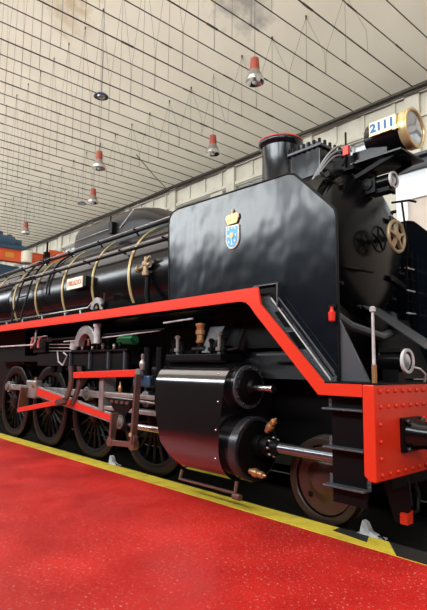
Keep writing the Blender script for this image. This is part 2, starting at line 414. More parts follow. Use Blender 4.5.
# ------------------------------------------------------------------ line on the platform edge and rails
def Y_lo(x): return 4.09
tag(MB().box(-50, -1.2, 4.09, 4.368, 0, .004).build('floor_line', YEL, None, 0, (-6, 4.2, 0)), 'yellow painted safety line along the platform edge', 'floor marking')
hz = MB()
for x in (-2.28,):
    ln = .22 if x < -3 else 1.1
    hz.add([(x, 4.092, .0055), (x+ln, 4.092, .0055), (x+ln-.22, 4.366, .0055), (x-.22, 4.366, .0055)], [(0,1,2,3)])
hz.add([(-3.02, 4.25, .0055), (-2.62, 4.20, .0055), (-2.70, 4.366, .0055), (-3.02, 4.366, .0055)], [(0,1,2,3)])
hazard = tag(hz.build('hazard_stripe', HAZ, None, 0, (-2.6, 4.2, 0)), 'black slanted stripes painted on the yellow line before the buffer beam', 'floor marking')
for yy, lb in ((4.50, 'steel rail along the platform edge under the near wheels'), (6.16, 'steel rail on the far side under the locomotive')):
    rl = MB().prism_x([(yy-.07,-.2),(yy+.07,-.2),(yy+.07,-.185),(yy+.012,-.165),(yy+.012,-.085),(yy+.036,-.075),(yy+.036,-.042),(yy-.036,-.042),(yy-.036,-.075),(yy-.012,-.085),(yy-.012,-.165),(yy-.07,-.185)], -50, 14)
    tag(rl.build('rail', DARK, None, 0, (-6, yy, -.2)), lb, 'rail')

# ================================================================== the locomotive
L = thing('steam_locomotive', 'large black steam locomotive with vermilion running board and bright red buffer beam', 'locomotive', (-6.5, YC, -.04))
def P(mb, name, m, parent=None, bevel=0, label=None):
    o = mb.build(name, m, parent or L, bevel)
    if label: o['label'] = label
    return o
BZ = 2.98; BR = .95
# boiler barrel and firebox
boiler = P(MB().lathe([(-12.0, BR), (-5.2, BR)], (0, YC, BZ), (1,0,0), 72), 'boiler', BLACK)
P(MB().lathe([(-17.2, BR+.02), (-12.03, BR+.02), (-11.98, BR)], (0, YC, BZ), (1,0,0), 64), 'firebox', BLACK)
for x in (-5.75, -6.9, -8.08, -9.25, -10.5, -11.7, -12.9):
    bn = MB(); nb_ = 48; rr_ = BR + (.034 if x < -12 else .014)
    vv = []
    for i in range(nb_+1):
        th = math.radians(-118 + 236*i/nb_)
        for (dx, dr) in ((-.030, -.012), (-.030, 0), (.030, 0), (.030, -.012)):
            vv.append((x+dx, YC - (rr_+dr)*math.sin(th), BZ + (rr_+dr)*math.cos(th)))
    bn.add(vv, [(4*i+k, 4*i+(k+1) % 4, 4*i+4+(k+1) % 4, 4*i+4+k) for i in range(nb_) for k in range(4)], True)
    P(bn, 'boiler_band', GOLD)
cab = P(MB().prism_x([(YC-1.42, 1.6), (YC-1.42, 3.6), (YC-1.1, 4.1), (YC-.5, 4.35), (YC+.5, 4.35), (YC+1.1, 4.1), (YC+1.42, 3.6), (YC+1.42, 1.6)], -19.4, -17.2), 'cab', SHEET, None, .03)
P(MB().box(-18.8, -18.0, YC-1.435, YC-1.41, 2.9, 3.6), 'cab_window', LENS, cab)
# smokebox and its domed door
smoke = P(MB().lathe([(-5.2, BR+.01), (-3.42, BR+.01), (-3.36, BR-.01), (-3.34, BR-.05), (-3.34, .5)], (0, YC, BZ), (1,0,0), 80), 'smokebox', SMOKE)
dprof = [(-3.345, .89), (-3.325, .885)] + [(-3.325 + .25*math.sin(a), .87*math.cos(a)) for a in [i*PI/2/14 for i in range(15)][:-1]] + [(-3.075, .001)]
door = P(MB().lathe(dprof, (0, YC, BZ), (1,0,0), 80), 'smokebox_door', SMOKE)
rim = MB().ring((-3.345, YC, BZ), (1,0,0), .905, .86, .035, 80); P(rim, 'door_ring', SMOKE, door)
for a in range(12):
    an = a*PI/6 + .2; cy, cz = YC + .86*math.cos(an), BZ + .86*math.sin(an); iy, iz = YC + .74*math.cos(an), BZ + .74*math.sin(an)
    P(MB().bar((-3.30, cy, cz), (-3.21, iy, iz), .05, .035, (1,0,0)).cyl((-3.28, (cy+iy)/2, (cz+iz)/2), (-3.17, (cy+iy)/2, (cz+iz)/2), .022, 8), 'door_clamp', DARK, door)
for dz in (-.42, .38):      # hinge straps with the pins on the far side
    P(MB().bar((-3.20, YC+.85, BZ+dz), (-3.06, YC+.25, BZ+dz*.9), .07, .02, (0,0,1)), 'hinge_strap', DARK, door)
P(MB().cyl((-3.16, YC-.30, BZ-.36), (-3.02, YC-.42, BZ-.38), .013, 8).cyl((-3.14, YC-.62, BZ-.36), (-2.98, YC-.30, BZ-.40), .014, 8), 'door_handle', DARK, door)
P(MB().cyl((-3.12, YC, BZ+.03), (-2.83, YC, BZ+.03), .028, 12), 'door_spindle', DARK, door)
def handwheel(x, y, z, R, m, name, r=.016, ns=5):
    mb = MB().torus((x, y, z), (1,0,0), R, r, 32, 8)
    for k in range(ns):
        a = k*2*PI/ns + .35; mb.bar((x, y, z), (x, y + R*math.cos(a), z + R*math.sin(a)), r*2.2, r*1.4, (1,0,0), r*1.5)
    mb.cyl((x-.02, y, z), (x+.03, y, z), .045, 12)
    return P(mb, name, m, door)
handwheel(-2.84, YC-.02, BZ+.03, .175, HWGOLD, 'handwheel', .021)
handwheel(-2.96, 5.13, BZ-.01, .145, DARK, 'handwheel', .012)
# chimney with its red rim
ch = P(MB().lathe([(3.80, .36), (3.98, .30), (4.10, .265), (4.42, .262), (4.58, .275), (4.62, .31), (4.66, .315), (4.675, .31), (4.675, .25), (4.2, .22)], (-4.55, YC, 0), (0,0,1), 48, caps=False), 'chimney', SHEET)
P(MB().ring((-4.55, YC, 4.68), (0,0,1), .312, .25, .014, 48), 'chimney_rim', RODRED, ch)
# feedwater heater in front of the chimney
ht = P(MB().box(-4.06, -3.60, 4.94, 5.74, 3.86, 4.22), 'feedwater_heater', SHEET, None, .015)
tp = MB().box(-4.09, -3.57, 4.915, 5.765, 4.215, 4.25).box(-4.02, -3.66, 5.0, 5.68, 4.26, 4.30)
P(tp, 'heater_lid', GREYP, ht, .006)
for i in range(7):
    for yy in (4.935, 5.745):
        P(MB().cyl((-4.08 + i*.08, yy, 4.2), (-4.08 + i*.08, yy, 4.31), .02, 6), 'lid_bolt', DARK, ht)
for i in range(7):
    for xx in (-4.09, -3.59):
        P(MB().cyl((xx, 5.03 + i*.105, 4.2), (xx, 5.03 + i*.105, 4.31), .02, 6), 'lid_bolt', DARK, ht)
for i in range(3):
    P(MB().tube([(-3.94+.1*i, 5.0, 4.33), (-3.94+.1*i, 5.66, 4.33)], .028, 8), 'lid_clamp', GREYP, ht)
# conduits sweeping from the heater down over the smokebox
for k in range(3):
    c = []
    for i in range(15):
        t = i/14.0; c.append((-3.50 + .05*k - .16*t*t, 5.42 - .60*t - .05*k, 4.13 + .03*k + .10*math.sin(t*PI*.9) - .52*t*t))
    P(MB().tube(c, .011, 8), 'conduit', HOSE)
P(MB().tube([(-3.58, 5.35, 4.20), (-3.42, 5.2, 4.22), (-3.30, 5.1, 4.08), (-3.32, 5.0, 3.90)], .014, 8), 'conduit', DARK)
P(MB().tube([(-3.45, 4.75, 3.78), (-3.30, 4.72, 3.66), (-3.28, 4.60, 3.60)], .02, 8).cyl((-3.30, 4.78, 3.70), (-3.30, 4.66, 3.70), .035, 8), 'smokebox_bracket', DARK)

# long casing over the sand and steam domes
cs = []
def cas(y_half, z): return (y_half, z)
sec = [(-.52, 3.7), (-.52, 4.08), (-.50, 4.23), (-.41, 4.35), (-.20, 4.42), (.20, 4.42), (.41, 4.35), (.50, 4.23), (.52, 4.08), (.52, 3.7)]
st = [(-9.70, .97, 0), (-9.64, 1, 0), (-7.95, 1, 0), (-7.60, .98, 0), (-7.2, .84, 0), (-6.85, .58, 0), (-6.5, .32, 0)]
vsx = []; n = len(sec)
for (x, k, dz) in st:
    for (a, z) in sec: vsx.append((x, YC + a*(.55+.45*k), 3.7 + (z-3.7)*k + dz))
fs = [tuple(range(n)), tuple(range((len(st)-1)*n + n-1, (len(st)-1)*n - 1, -1))]
for j in range(len(st)-1):
    for i in range(n-1): fs.append((j*n+i, j*n+i+1, (j+1)*n+i+1, (j+1)*n+i))
casing = P(MB().add(vsx, fs, True), 'dome_casing', mat('satin_black', (.006, .0055, .005), .35, spec=.22))
P(MB().tube([(-9.6, YC-.56, 4.06), (-8.15, YC-.56, 4.06)], .010, 8), 'casing_rail', STEEL, casing)
P(MB().tube([(-7.9, YC-.535, 4.02), (-7.55, YC-.535, 4.22), (-7.42, YC-.48, 4.36)], .008, 8), 'casing_seam', LITE, casing)
P(MB().box(-8.2, -8.08, YC-.60, YC-.50, 3.95, 4.16).cyl((-8.2, YC-.56, 4.1), (-8.2, YC-.56, 4.30), .015, 8), 'sand_valve', DARK, casing)

# handrails along the boiler
def rail(y, z, x0, x1, r=.017):
    h = P(MB().tube([(x0, y, z), (x1, y, z)], r*.6, 8), 'handrail', STEEL)
    P(MB().tube([(x0, y+.035, z-.035), (x1, y+.035, z-.035)], r*1.5, 8), 'handrail_pipe', DARK, h)
    x = x1 - .4
    while x > x0 + .2:
        d = Vector((0, YC - y, BZ - z)).normalized()
        P(MB().cyl((x, y, z), (x, y + d.y*.14, z + d.z*.14), .016, 8).lathe([(-.03,.001),(-.02,.022),(.02,.022),(.03,.001)], (x, y, z), (1,0,0), 8), 'handrail_post', BLACK, h)
        x -= 1.18
rail(4.30, 3.39, -17, -5.5)
rail(4.57, 3.79, -17, -5.5)
lp = P(MB().tube([(-17, 4.28, 2.50), (-8.0, 4.28, 2.52), (-7.85, 4.28, 2.60), (-7.7, 4.28, 2.60)], .02, 8), 'reach_rod', CHROME)
for x in (-12.6, -11.8, -10.9, -9.9, -8.9, -8.3):
    P(MB().cyl((x, 4.28, 2.50), (x, 4.32, 2.34), .015, 6), 'rod_support', LITE, lp)
# curved grey quadrant where the reach rod ends
q = MB(); ar = [(-7.62 + .20*math.cos(a), 2.46 + .20*math.sin(a)) for a in [i*PI/10 - .1 for i in range(11)]] + [(-7.62 + .11*math.cos(a), 2.46 + .11*math.sin(a)) for a in [PI - i*PI/10 for i in range(11)]]
P(q.prism_y(ar, 4.22, 4.26), 'reversing_quadrant', STEEL)
P(MB().cyl((-7.40, 4.25, 2.36), (-7.40, 4.25, 2.72), .025, 8).cyl((-7.45, 4.25, 2.52), (-7.35, 4.25, 2.52), .045, 8), 'quadrant_post', DARK)
# ladder leaning on the barrel
ld = P(MB(), 'boiler_ladder', DARK) if False else None
lo = MB()
def arc_pt(th, R): return (YC - R*math.sin(th), BZ + R*math.cos(th))
for xb in (-11.02, -10.52):
    pts = [(xb, 4.10, 2.36), (xb, 4.12, 2.6)]
    for i in range(9):
        yy, zz = arc_pt(math.radians(88 - i*6.5), 1.10); pts.append((xb + .03*i, yy, zz))
    lo.tube(pts, .020, 8)
ladder = P(lo, 'ladder', DARK)
for i in range(6):
    f = i/5.0; th = math.radians(88 - i*9); yy, zz = arc_pt(th, 1.13)
    xa = -11.02 + .23*f
    P(MB().tube([(xa, yy, zz - .05 if i == 0 else zz), (xa+.5, yy, zz - .05 if i == 0 else zz)], .014, 6), 'rung', DARK, ladder)
for xx in (-9.9,):
    P(MB().tube([(xx, *arc_pt(math.radians(t), .98)) for t in range(20, 100, 8)], .02, 6), 'feed_pipe', DARK)
# top feed and brass check valve on the barrel
P(MB().tube([(-6.32, 4.34, 2.92), (-6.32, 4.33, 2.6), (-6.30, 4.36, 2.40)], .038, 10), 'feed_pipe', DARK)
cv = P(MB().lathe([(-.12,.03),(-.10,.055),(-.04,.055),(-.03,.04),(.04,.04),(.05,.06),(.10,.06),(.12,.03),(.17,.03),(.18,.02)], (-6.32, 4.30, 2.98), (0,0,1), 16), 'check_valve', HWGOLD)
P(MB().cyl((-6.55, 4.32, 3.0), (-6.2, 4.30, 3.04), .03, 10).cyl((-6.57, 4.32, 3.0), (-6.52, 4.32, 3.0), .055, 10).cyl((-6.32, 4.30, 3.08), (-6.18, 4.27, 3.14), .022, 8), 'valve_flange', HWGOLD, cv)
# name plate box on the barrel
nb = P(MB().box(-8.78, -8.10, 4.26, 4.45, 2.915, 3.095), 'nameplate_box', DARK)
P(MB().box(-8.79, -8.20, 4.245, 4.262, 2.905, 3.105), 'nameplate', CREAM, nb)
NPR = mat('nameplate_red', (.62, .26, .16), .5)
text('nameplate_text', 'MIKADO', .135, NPR, nb, (-8.495, 4.24, 3.005), (1,0,0), (0,0,1), .004, .98, .0)

# smoke deflectors
out = [(-5.39, 2.30), (-5.43, 3.42), (-5.41, 3.52), (-5.345, 3.58), (-5.24, 3.60), (-3.36, 3.555), (-3.28, 3.53), (-3.235, 3.49), (-2.83, 3.09), (-2.79, 3.04), (-2.775, 2.96), (-2.775, 1.40), (-3.05, 1.40), (-3.79, 2.30)]
def deflector(y0, y1):
    d = P(MB().prism_y(out, y0, y1), 'smoke_deflector', SHEET, None, .004)
    yy = y0 - .004 if y0 < YC else y1 + .004
    P(MB().tube([(x, (y0+y1)/2, z) for x, z in out[:12]], .014, 8), 'deflector_edging', DARK, d)
    return d
defl = deflector(4.05, 4.062)
deflector(2*YC-4.062, 2*YC-4.05)
for x in (-5.0, -4.2, -3.5):
    P(MB().tube([(x, 4.06, 3.40), (x, 4.6, 3.42)], .02, 6), 'deflector_stay', DARK)
# coat of arms on the near deflector
yy = 4.045
sh = [(-4.288, 3.165), (-4.08, 3.155), (-4.08, 2.985), (-4.10, 2.93), (-4.14, 2.895), (-4.185, 2.883), (-4.23, 2.895), (-4.27, 2.94), (-4.288, 2.99)]
crest = P(MB().prism_y(sh, yy-.012, yy+.003), 'coat_of_arms', CREAM, defl)
cx = -4.184; sh2 = [(cx + (x-cx)*.84, 3.03 + (z-3.03)*.88) for x, z in sh]
crest['label'] = 'blue shield with white border under a gold crown'
cm = MB()
P(MB().prism_y(sh2, yy-.018, yy-.012), 'shield_field', BLUE, defl)
P(MB().cyl((cx, yy-.026, 3.04), (cx, yy-.016, 3.04), .035, 16), 'shield_boss', GOLD, defl)
dm = MB()
for dx, dz in ((-.055,.08),(.0,.09),(.055,.08),(-.06,0),(.06,0),(-.05,-.07),(.05,-.07),(0,-.10)):
    dm.box(cx+dx-.009, cx+dx+.009, yy-.022, yy-.017, 3.04+dz-.012, 3.04+dz+.012)
dm.box(cx-.005, cx+.005, yy-.022, yy-.017, 2.95, 3.01)
P(dm, 'shield_charges', CREAM, defl)
cr = [(-4.255, 3.180), (-4.115, 3.180), (-4.075, 3.245), (-4.085, 3.285), (-4.13, 3.30), (-4.165, 3.29), (-4.184, 3.305), (-4.205, 3.29), (-4.24, 3.30), (-4.285, 3.285), (-4.295, 3.245)]
P(MB().prism_y(cr, yy-.016, yy+.003), 'crown', COPPER, defl)
kk = MB().box(cx-.006, cx+.006, yy-.014, yy, 3.30, 3.355).box(cx-.018, cx+.018, yy-.014, yy, 3.325, 3.338)
for dx in (-.08, -.04, 0, .04, .08): kk.cyl((cx+dx, yy-.022, 3.235), (cx+dx, yy-.014, 3.235), .010, 8)
P(kk, 'crown_cross', GOLD, defl)

# running board
rb = P(MB().box(-17.0, -3.85, 3.94, 4.5, 2.30, 2.345).box(-17.0, -3.85, 2*YC-4.5, 2*YC-3.94, 2.30, 2.345), 'running_board', DARK)
def P2(y0, y1):
    mb = MB()
    mb.prism_y([(-17.0, 2.355), (-3.66, 2.365), (-3.62, 2.18), (-3.70, 2.09), (-3.77, 2.17), (-3.83, 2.215), (-3.92, 2.235), (-17.0, 2.225)], y0, y1)
    mb.prism_y([(-3.62, 2.18), (-2.83, 1.392), (-2.90, 1.285), (-3.70, 2.09)], y0, y1)
    mb.prism_y([(-2.83, 1.392), (-2.446, 1.392), (-2.446, 1.285), (-2.90, 1.285)], y0, y1)
    return mb
P(P2(3.90, 3.925), 'running_board_edge', RED, rb)
P(P2(2*YC-3.925, 2*YC-3.90), 'running_board_edge', RED, rb)
# stepped incline from running board down to the front platform
inc = P(MB().add([(-3.78, 3.925, 2.24), (-3.78, 4.045, 2.24), (-2.93, 4.045, 1.385), (-2.93, 3.925, 1.385),
                  (-3.80, 3.925, 2.21), (-3.80, 4.045, 2.21), (-2.96, 4.045, 1.36), (-2.96, 3.925, 1.36)],
                 [(0,1,2,3),(4,7,6,5),(0,4,5,1),(1,5,6,2),(2,6,7,3),(3,7,4,0)]), 'incline_plate', PLATE)
P(MB().prism_y([(-3.79, 2.30), (-3.52, 2.30), (-3.50, 2.20), (-2.79, 1.45), (-2.79, 1.395), (-2.93, 1.395), (-3.79, 2.17)], 4.03, 4.046), 'incline_side', PLATE, inc)
P(MB().prism_y([(-3.77, 2.41), (-3.50, 2.41), (-3.50, 2.17), (-3.60, 2.29), (-3.77, 2.29)], 4.02, 4.04), 'incline_cover', DARK, inc)
for a, b, m in (((-3.56, 2.25), (-2.83, 1.42), LITE), ((-3.47, 2.26), (-2.79, 1.49), GREYP), ((-3.51, 2.26), (-2.80, 1.45), DARK)):
    P(MB().bar((a[0], 4.0, a[1]), (b[0], 4.0, b[1]), .012, .012, (0,1,0)), 'incline_rail', m, inc)
for (x, z) in ((-3.44, 2.00), (-3.26, 1.78)):
    P(MB().prism_y([(x-.09, z+.10), (x+.02, z+.11), (x+.16, z-.06), (x+.05, z-.06)], 4.015, 4.028), 'step_opening', DARK, inc)
P(MB().box(-3.80, -3.46, 3.98, 4.05, 2.385, 2.40).box(-3.47, -3.45, 3.98, 4.05, 2.15, 2.40), 'handrail', CHROME)

# front platform and red buffer beam
P(MB().box(-3.0, -2.325, 3.905, 2*YC-3.905, 1.392, 1.405), 'front_platform', DARK)
beam = MB().prism_y([(-2.445, 1.392), (-2.33, 1.392), (-2.33, .595), (-2.40, .595), (-2.445, .64)], 3.90, 2*YC-3.90)
def rv(y, z): beam.dome((-2.33, y, z), (1,0,0), .023, .022, 10)
for i in range(22):
    y = 3.985 + i*.127
    rv(y, 1.335); rv(y, 1.205)
    if not (4.22 < y < 4.75 or 5.9 < y < 6.45): pass
    rv(y, .65)
for z in (1.06, .92, .78): rv(3.975, z); rv(2*YC-3.975, z)
for z in (1.075,): 
    for y in (4.74, 5.92): rv(y, z)
bb = P(beam, 'buffer_beam', RED, None, .012)
def buffer(yc):
    b = P(MB().box(-2.33, -2.29, yc-.17, yc+.17, .80, 1.10), 'buffer', DARK, None, .01)
    P(MB().lathe([(-2.29, .15), (-2.20, .12), (-1.95, .105), (-1.95, .085), (-1.74, .085)], (0, yc, .95), (1,0,0), 28), 'buffer_casing', BLACK, b)
    P(MB().lathe([(-1.75, .20), (-1.72, .23), (-1.70, .22), (-1.685, .001)], (0, yc, .95), (1,0,0), 32), 'buffer_head', BLACK, b)
    for dy in (-.13, .13):
        for dz in (-.12, .12):
            P(MB().cyl((-2.29, yc+dy, .95+dz), (-2.25, yc+dy, .95+dz), .022, 6), 'buffer_bolt', HOSEB, b)
buffer(4.47); buffer(2*YC-4.47)
P(MB().tube([(-2.33, YC, .95), (-2.15, YC, .95), (-2.1, YC, .90), (-2.12, YC, .82), (-2.2, YC, .80)], .03, 8), 'coupling_hook', DARK)

# marker post, flags, beam lamp, front stays
mp = P(MB().cyl((-2.36, 3.96, 1.40), (-2.36, 3.96, 1.60), .016, 12, .015).cyl((-2.36, 3.96, 1.60), (-2.36, 3.96, 2.02), .015, 12, .012), 'marker_post', LITE)
P(MB().lathe([(2.01,.012),(2.015,.026),(2.05,.026),(2.06,.012)], (-2.36, 3.96, 0), (0,0,1), 12), 'post_knob', LITE, mp)
P(MB().cyl((-2.36, 3.96, 1.395), (-2.36, 3.96, 1.56), .022, 12), 'post_grip', COPPER, mp)
def lampunit(x, y, z, r, ln, name, m=BLACK):
    b = P(MB().lathe([(x-ln, r*.9), (x-ln+.01, r), (x-.02, r), (x, r*1.05), (x, r*.8), (x-.04, r*.7)], (0, y, z), (1,0,0), 32), name, m)
    P(MB().ring((x, y, z), (1,0,0), r*1.14, r*.88, .025, 32), 'lamp_rim', LITE, b)
    P(MB().lathe([(x-.04, r*.85), (x-.01, r*.8), (x+.012, r*.4), (x+.018, .001)], (0, y, z), (1,0,0), 24), 'lamp_lens', LENS, b)
    return b
bl = lampunit(-2.34, 4.50, 1.60, .10, .26, 'beam_lamp')
P(MB().box(-2.58, -2.36, 4.41, 4.59, 1.68, 1.72), 'lamp_bracket', DARK, bl)
P(MB().box(-2.56, -2.40, 4.44, 4.56, 1.40, 1.52), 'lamp_foot', DARK, bl)
P(MB().tube([(-2.36, 4.60, 1.55), (-2.30, 4.66, 1.53), (-2.29, 4.74, 1.48), (-2.33, 4.80, 1.41)], .010, 6), 'lamp_cable', LITE, bl)
P(MB().lathe([(-.01,.018),(0,.03),(.08,.034),(.085,.02),(.12,.014),(.13,.016)], (-2.80, 3.99, 1.965), (0,0,1), 12), 'red_pull_handle', RODRED)
P(MB().box(-2.86, -2.78, 4.02, 4.05, 2.09, 2.12), 'pull_bracket', DARK)

# headlamp with number plate on a bracket over the smokebox door
hy, hz = YC, 4.215
hl = P(MB().lathe([(-3.13, .14), (-3.12, .19), (-3.08, .215), (-2.66, .215), (-2.66, .20), (-2.72, .1)], (0, hy, hz), (1,0,0), 40, caps=False).lathe([(-3.131, .14), (-3.13, .001)], (0, hy, hz), (1,0,0), 40), 'headlamp', BLACK)
P(MB().ring((-2.64, hy, hz), (1,0,0), .232, .20, .075, 44).torus((-2.59, hy, hz), (1,0,0), .215, .018, 44, 8), 'headlamp_rim', BRASS, hl)
P(MB().lathe([(-2.60, .205), (-2.575, .12), (-2.565, .001)], (0, hy, hz), (1,0,0), 40), 'headlamp_glass', LENS, hl)
P(MB().box(-2.72, -2.66, hy-.26, hy-.21, hz-.06, hz-.02), 'rim_latch', BRASS, hl)
npz = hz + .03; yb = hy - .218
pn = P(MB().box(-3.01, -2.68, yb-.035, yb+.02, npz-.075, npz+.085), 'number_plate', BRASS, hl)
P(MB().box(-2.995, -2.695, yb-.040, yb-.034, npz-.058, npz+.068), 'plate_face', mat('pale_plate_enamel', (.66, .80, .78), .4), hl)
text('number_text', '2111', .135, NAVY, hl, (-2.845, yb-.042, npz+.004), (1,0,0), (0,0,1), .003, 1.12, .005)
sf = P(MB().prism_x([(hy-.27, 3.90), (hy+.27, 3.90), (hy+.27, 3.925), (hy-.27, 3.925)], -3.26, -2.62), 'headlamp_shelf', BLACK, None, .004)
P(MB().prism_y([(-3.24, 3.925), (-2.80, 3.94), (-2.80, 3.99), (-3.0, 4.04), (-3.24, 4.05)], hy-.245, hy-.235), 'shelf_gusset', BLACK, sf)
P(MB().bar((-3.38, hy-.2, 3.72), (-2.75, hy-.2, 3.90), .05, .03, (0,0,1)).bar((-3.38, hy+.2, 3.72), (-2.75, hy+.2, 3.90), .05, .03, (0,0,1)).box(-3.5, -3.22, hy-.26, hy+.26, 3.86, 4.02), 'shelf_strut', DARK, sf)
P(MB().box(-3.29, -3.22, 4.96, 5.0, 4.00, 4.11), 'red_marker_plate', RODRED)
P(MB().tube([(-3.26, 4.98, 3.85), (-3.26, 4.98, 4.28)], .012, 6), 'marker_rod', DARK)
ml = lampunit(-2.84, YC-.04, 3.67, .085, .24, 'door_lamp')
P(MB().box(-3.12, -2.86, YC-.11, YC+.03, 3.54, 3.59).cyl((-2.9, YC+.06, 3.54), (-2.9, YC+.06, 3.60), .02, 8).box(-3.2, -3.02, YC-.14, YC-.04, 3.55, 3.72), 'lamp_bracket', DARK, ml)
P(MB().lathe([(-.05,.02),(-.04,.07),(.04,.07),(.05,.02)], (-3.12, YC-.12, 3.66), (0,1,0), 16), 'lamp_socket', DARK, ml)
P(MB().tube([(-3.26, YC+.93, BZ-.5), (-3.14, YC+.82, BZ+.1), (-3.06, YC+.55, BZ+.62)], .013, 8), 'door_stay', DARK)
P(MB().tube([(-3.02, YC+.22, 3.50), (-2.86, YC+.34, 3.52), (-2.80, YC+.40, 3.50)], .014, 8), 'lamp_iron', DARK)

# saddle, front stays and plates between platform and smokebox
P(MB().prism_x([(YC-.95, 1.405), (YC+.95, 1.405), (YC+.70, 2.25), (YC-.70, 2.25)], -4.7, -3.30), 'smokebox_saddle', DARK)
P(MB().add([(-2.78, 4.07, 1.41), (-2.48, 4.07, 1.41), (-2.80, 4.07, 2.02), (-2.78, 4.10, 1.41), (-2.48, 4.10, 1.41), (-2.80, 4.10, 2.02)], [(0,1,2),(5,4,3),(0,3,4,1),(1,4,5,2),(2,5,3,0)]), 'deflector_gusset', GREYP)
def slab(a, b, c, d, nm, m):
    a, b, c, d = map(Vector, (a, b, c, d)); nn = (b-a).cross(d-a).normalized()*.012
    return P(MB().add([a,b,c,d,a-nn,b-nn,c-nn,d-nn], [(0,1,2,3),(7,6,5,4),(0,4,5,1),(1,5,6,2),(2,6,7,3),(3,7,4,0)]), nm, m)
slab((-3.22, 5.15, 2.25), (-3.22, 5.5, 2.25), (-2.72, 6.1, 1.75), (-2.72, 5.65, 1.75), 'front_apron_plate', GREYP)
slab((-2.95, 5.3, 1.42), (-2.95, 6.3, 1.42), (-3.25, 6.3, 2.15), (-3.25, 5.3, 2.15), 'front_apron_plate', DARK)
P(MB().tube([(-3.33, 4.45, 2.25), (-3.1, 4.75, 1.98), (-3.0, 5.2, 1.88), (-3.1, 5.7, 1.98), (-3.3, 6.0, 2.2)], .05, 10), 'steam_pipe', GREYP)
# chain-like ladder edge beside the far deflector
fl = P(MB().box(-3.30, -3.27, 6.36, 6.39, 1.41, 3.1).box(-3.30, -3.27, 6.50, 6.53, 1.41, 3.1), 'side_ladder', DARK)
for i in range(11):
    P(MB().box(-3.29, -3.26, 6.34, 6.55, 1.5 + i*.15, 1.515 + i*.15).cyl((-3.27, 6.34, 1.5+i*.15), (-3.24, 6.34, 1.5+i*.15), .012, 6), 'rung', LITE if i % 2 else DARK, fl)

# frame, ash pan and the dark structure behind the wheels
fr = MB()
for y in (4.72, 2*YC-4.75):
    fr.prism_y([(-15.2, .45), (-15.2, 1.75), (-9.0, 1.75), (-5.5, 1.75), (-4.8, 2.05), (-3.3, 2.05), (-3.0, 1.37), (-2.44, 1.37), (-2.44, .75), (-3.0, .72), (-5.5, .55)], y, y+.03)
P(fr, 'main_frame', DARK)
P(MB().box(-15.0, -5.2, 4.78, 5.88, 1.0, 2.10).box(-13.0, -11.2, 4.5, 6.1, 1.55, 2.3), 'ash_pan', DARK)
P(MB().box(-4.9, -3.35, 4.40, 6.26, 1.75, 2.25), 'steam_chest_saddle', DARK)
gd = P(MB().box(-8.55, -6.65, 4.26, 4.31, 1.46, 1.78).box(-8.6, -6.6, 4.20, 4.36, 1.76, 1.79).box(-8.6, -6.6, 4.20, 4.36, 1.45, 1.48), 'motion_bracket', DARK)
for x in (-8.5, -7.8, -7.2, -6.72): P(MB().box(x-.02, x+.02, 4.22, 4.27, 1.46, 1.78), 'bracket_web', GREYP, gd)
P(MB().box(-9.9, -8.6, 4.24, 4.60, 1.755, 1.775).box(-9.9, -8.6, 4.24, 4.27, 1.52, 1.77), 'motion_bracket', DARK)
P(MB().tube([(-12.2, 4.05, 1.92), (-9.7, 4.05, 1.92), (-9.62, 4.05, 1.98), (-9.58, 4.05, 2.2)], .016, 8), 'brake_pipe', LITE)
P(MB().tube([(-9.5, 4.15, 2.0), (-5.6, 4.15, 2.03)], .018, 8), 'brake_pipe', DARK)
P(MB().tube([(-8.6, 4.15, 1.95), (-6.9, 4.15, 1.98), (-5.7, 4.15, 2.02)], .010, 8), 'brake_pipe', LITE)
# lubricator with red handles
lb = P(MB().box(-10.0, -9.45, 4.18, 4.42, 1.775, 1.98), 'lubricator', DARK, None, .01)
for x in (-9.92, -9.60):
    P(MB().tube([(x, 4.15, 2.08), (x-.05, 4.13, 1.98), (x-.02, 4.12, 1.86)], .026, 8), 'lubricator_handle', mat('faded_red_handle', (.62, .13, .12), .5), lb)
P(MB().tube([(-10.05, 4.15, 2.06), (-9.3, 4.15, 2.08)], .014, 6), 'lubricator_rail', STEEL, lb)
for i in range(5):
    P(MB().cyl((-9.85+.12*i, 4.25, 1.98), (-9.85+.12*i, 4.25, 2.06), .022, 8), 'lubricator_cap', STEEL, lb)
for i in range(3): P(MB().tube([(-9.3, 4.2, 1.92 - .06*i), (-8.4, 4.2, 1.90 - .06*i)], .008, 6), 'oil_line', STEEL, lb)
# air pump with its grey curved casting
ap = P(MB().lathe([(1.80,.10),(1.84,.14),(2.00,.14),(2.06,.12),(2.24,.12),(2.28,.05)], (-7.55, 4.42, 0), (0,0,1), 24), 'air_pump', DARK)
arc = [(-7.60 + .36*math.cos(a), 1.84 + .34*math.sin(a)) for a in [.15 + i*(PI-.15)/12 for i in range(13)]] + [(-7.60 + .22*math.cos(a), 1.84 + .20*math.sin(a)) for a in [PI - i*(PI-.15)/12 for i in range(13)]]
P(MB().prism_y(arc, 4.02, 4.14), 'pump_casting', STEEL, ap, .01)
P(MB().cyl((-7.27, 4.06, 1.88), (-7.27, 4.06, 2.16), .05, 14).cyl((-7.27, 4.06, 2.14), (-7.27, 4.06, 2.19), .065, 14), 'pump_valve', LITE, ap)
P(MB().cyl((-7.74, 4.17, 1.86), (-7.74, 4.17, 1.98), .022, 8), 'pump_drain', COPPER, ap)
P(MB().lathe([(0,.04),(.02,.07),(.14,.07),(.16,.03)], (-8.42, 4.24, 1.80), (.3,0,1), 12), 'pump_governor', LITE, ap)
for i in range(9): P(MB().cyl((-8.2 + .17*i, 4.22, 1.79), (-8.2 + .17*i, 4.22, 1.85 + .02*(i%3)), .024, 6), 'pipe_union', STEEL if i % 2 else DARK, ap)
P(MB().cyl((-7.05, 4.36, 1.93), (-6.65, 4.36, 1.93), .075, 16).cyl((-7.1, 4.36, 1.93), (-7.05, 4.36, 1.93), .055, 16), 'green_filter', GREEN)
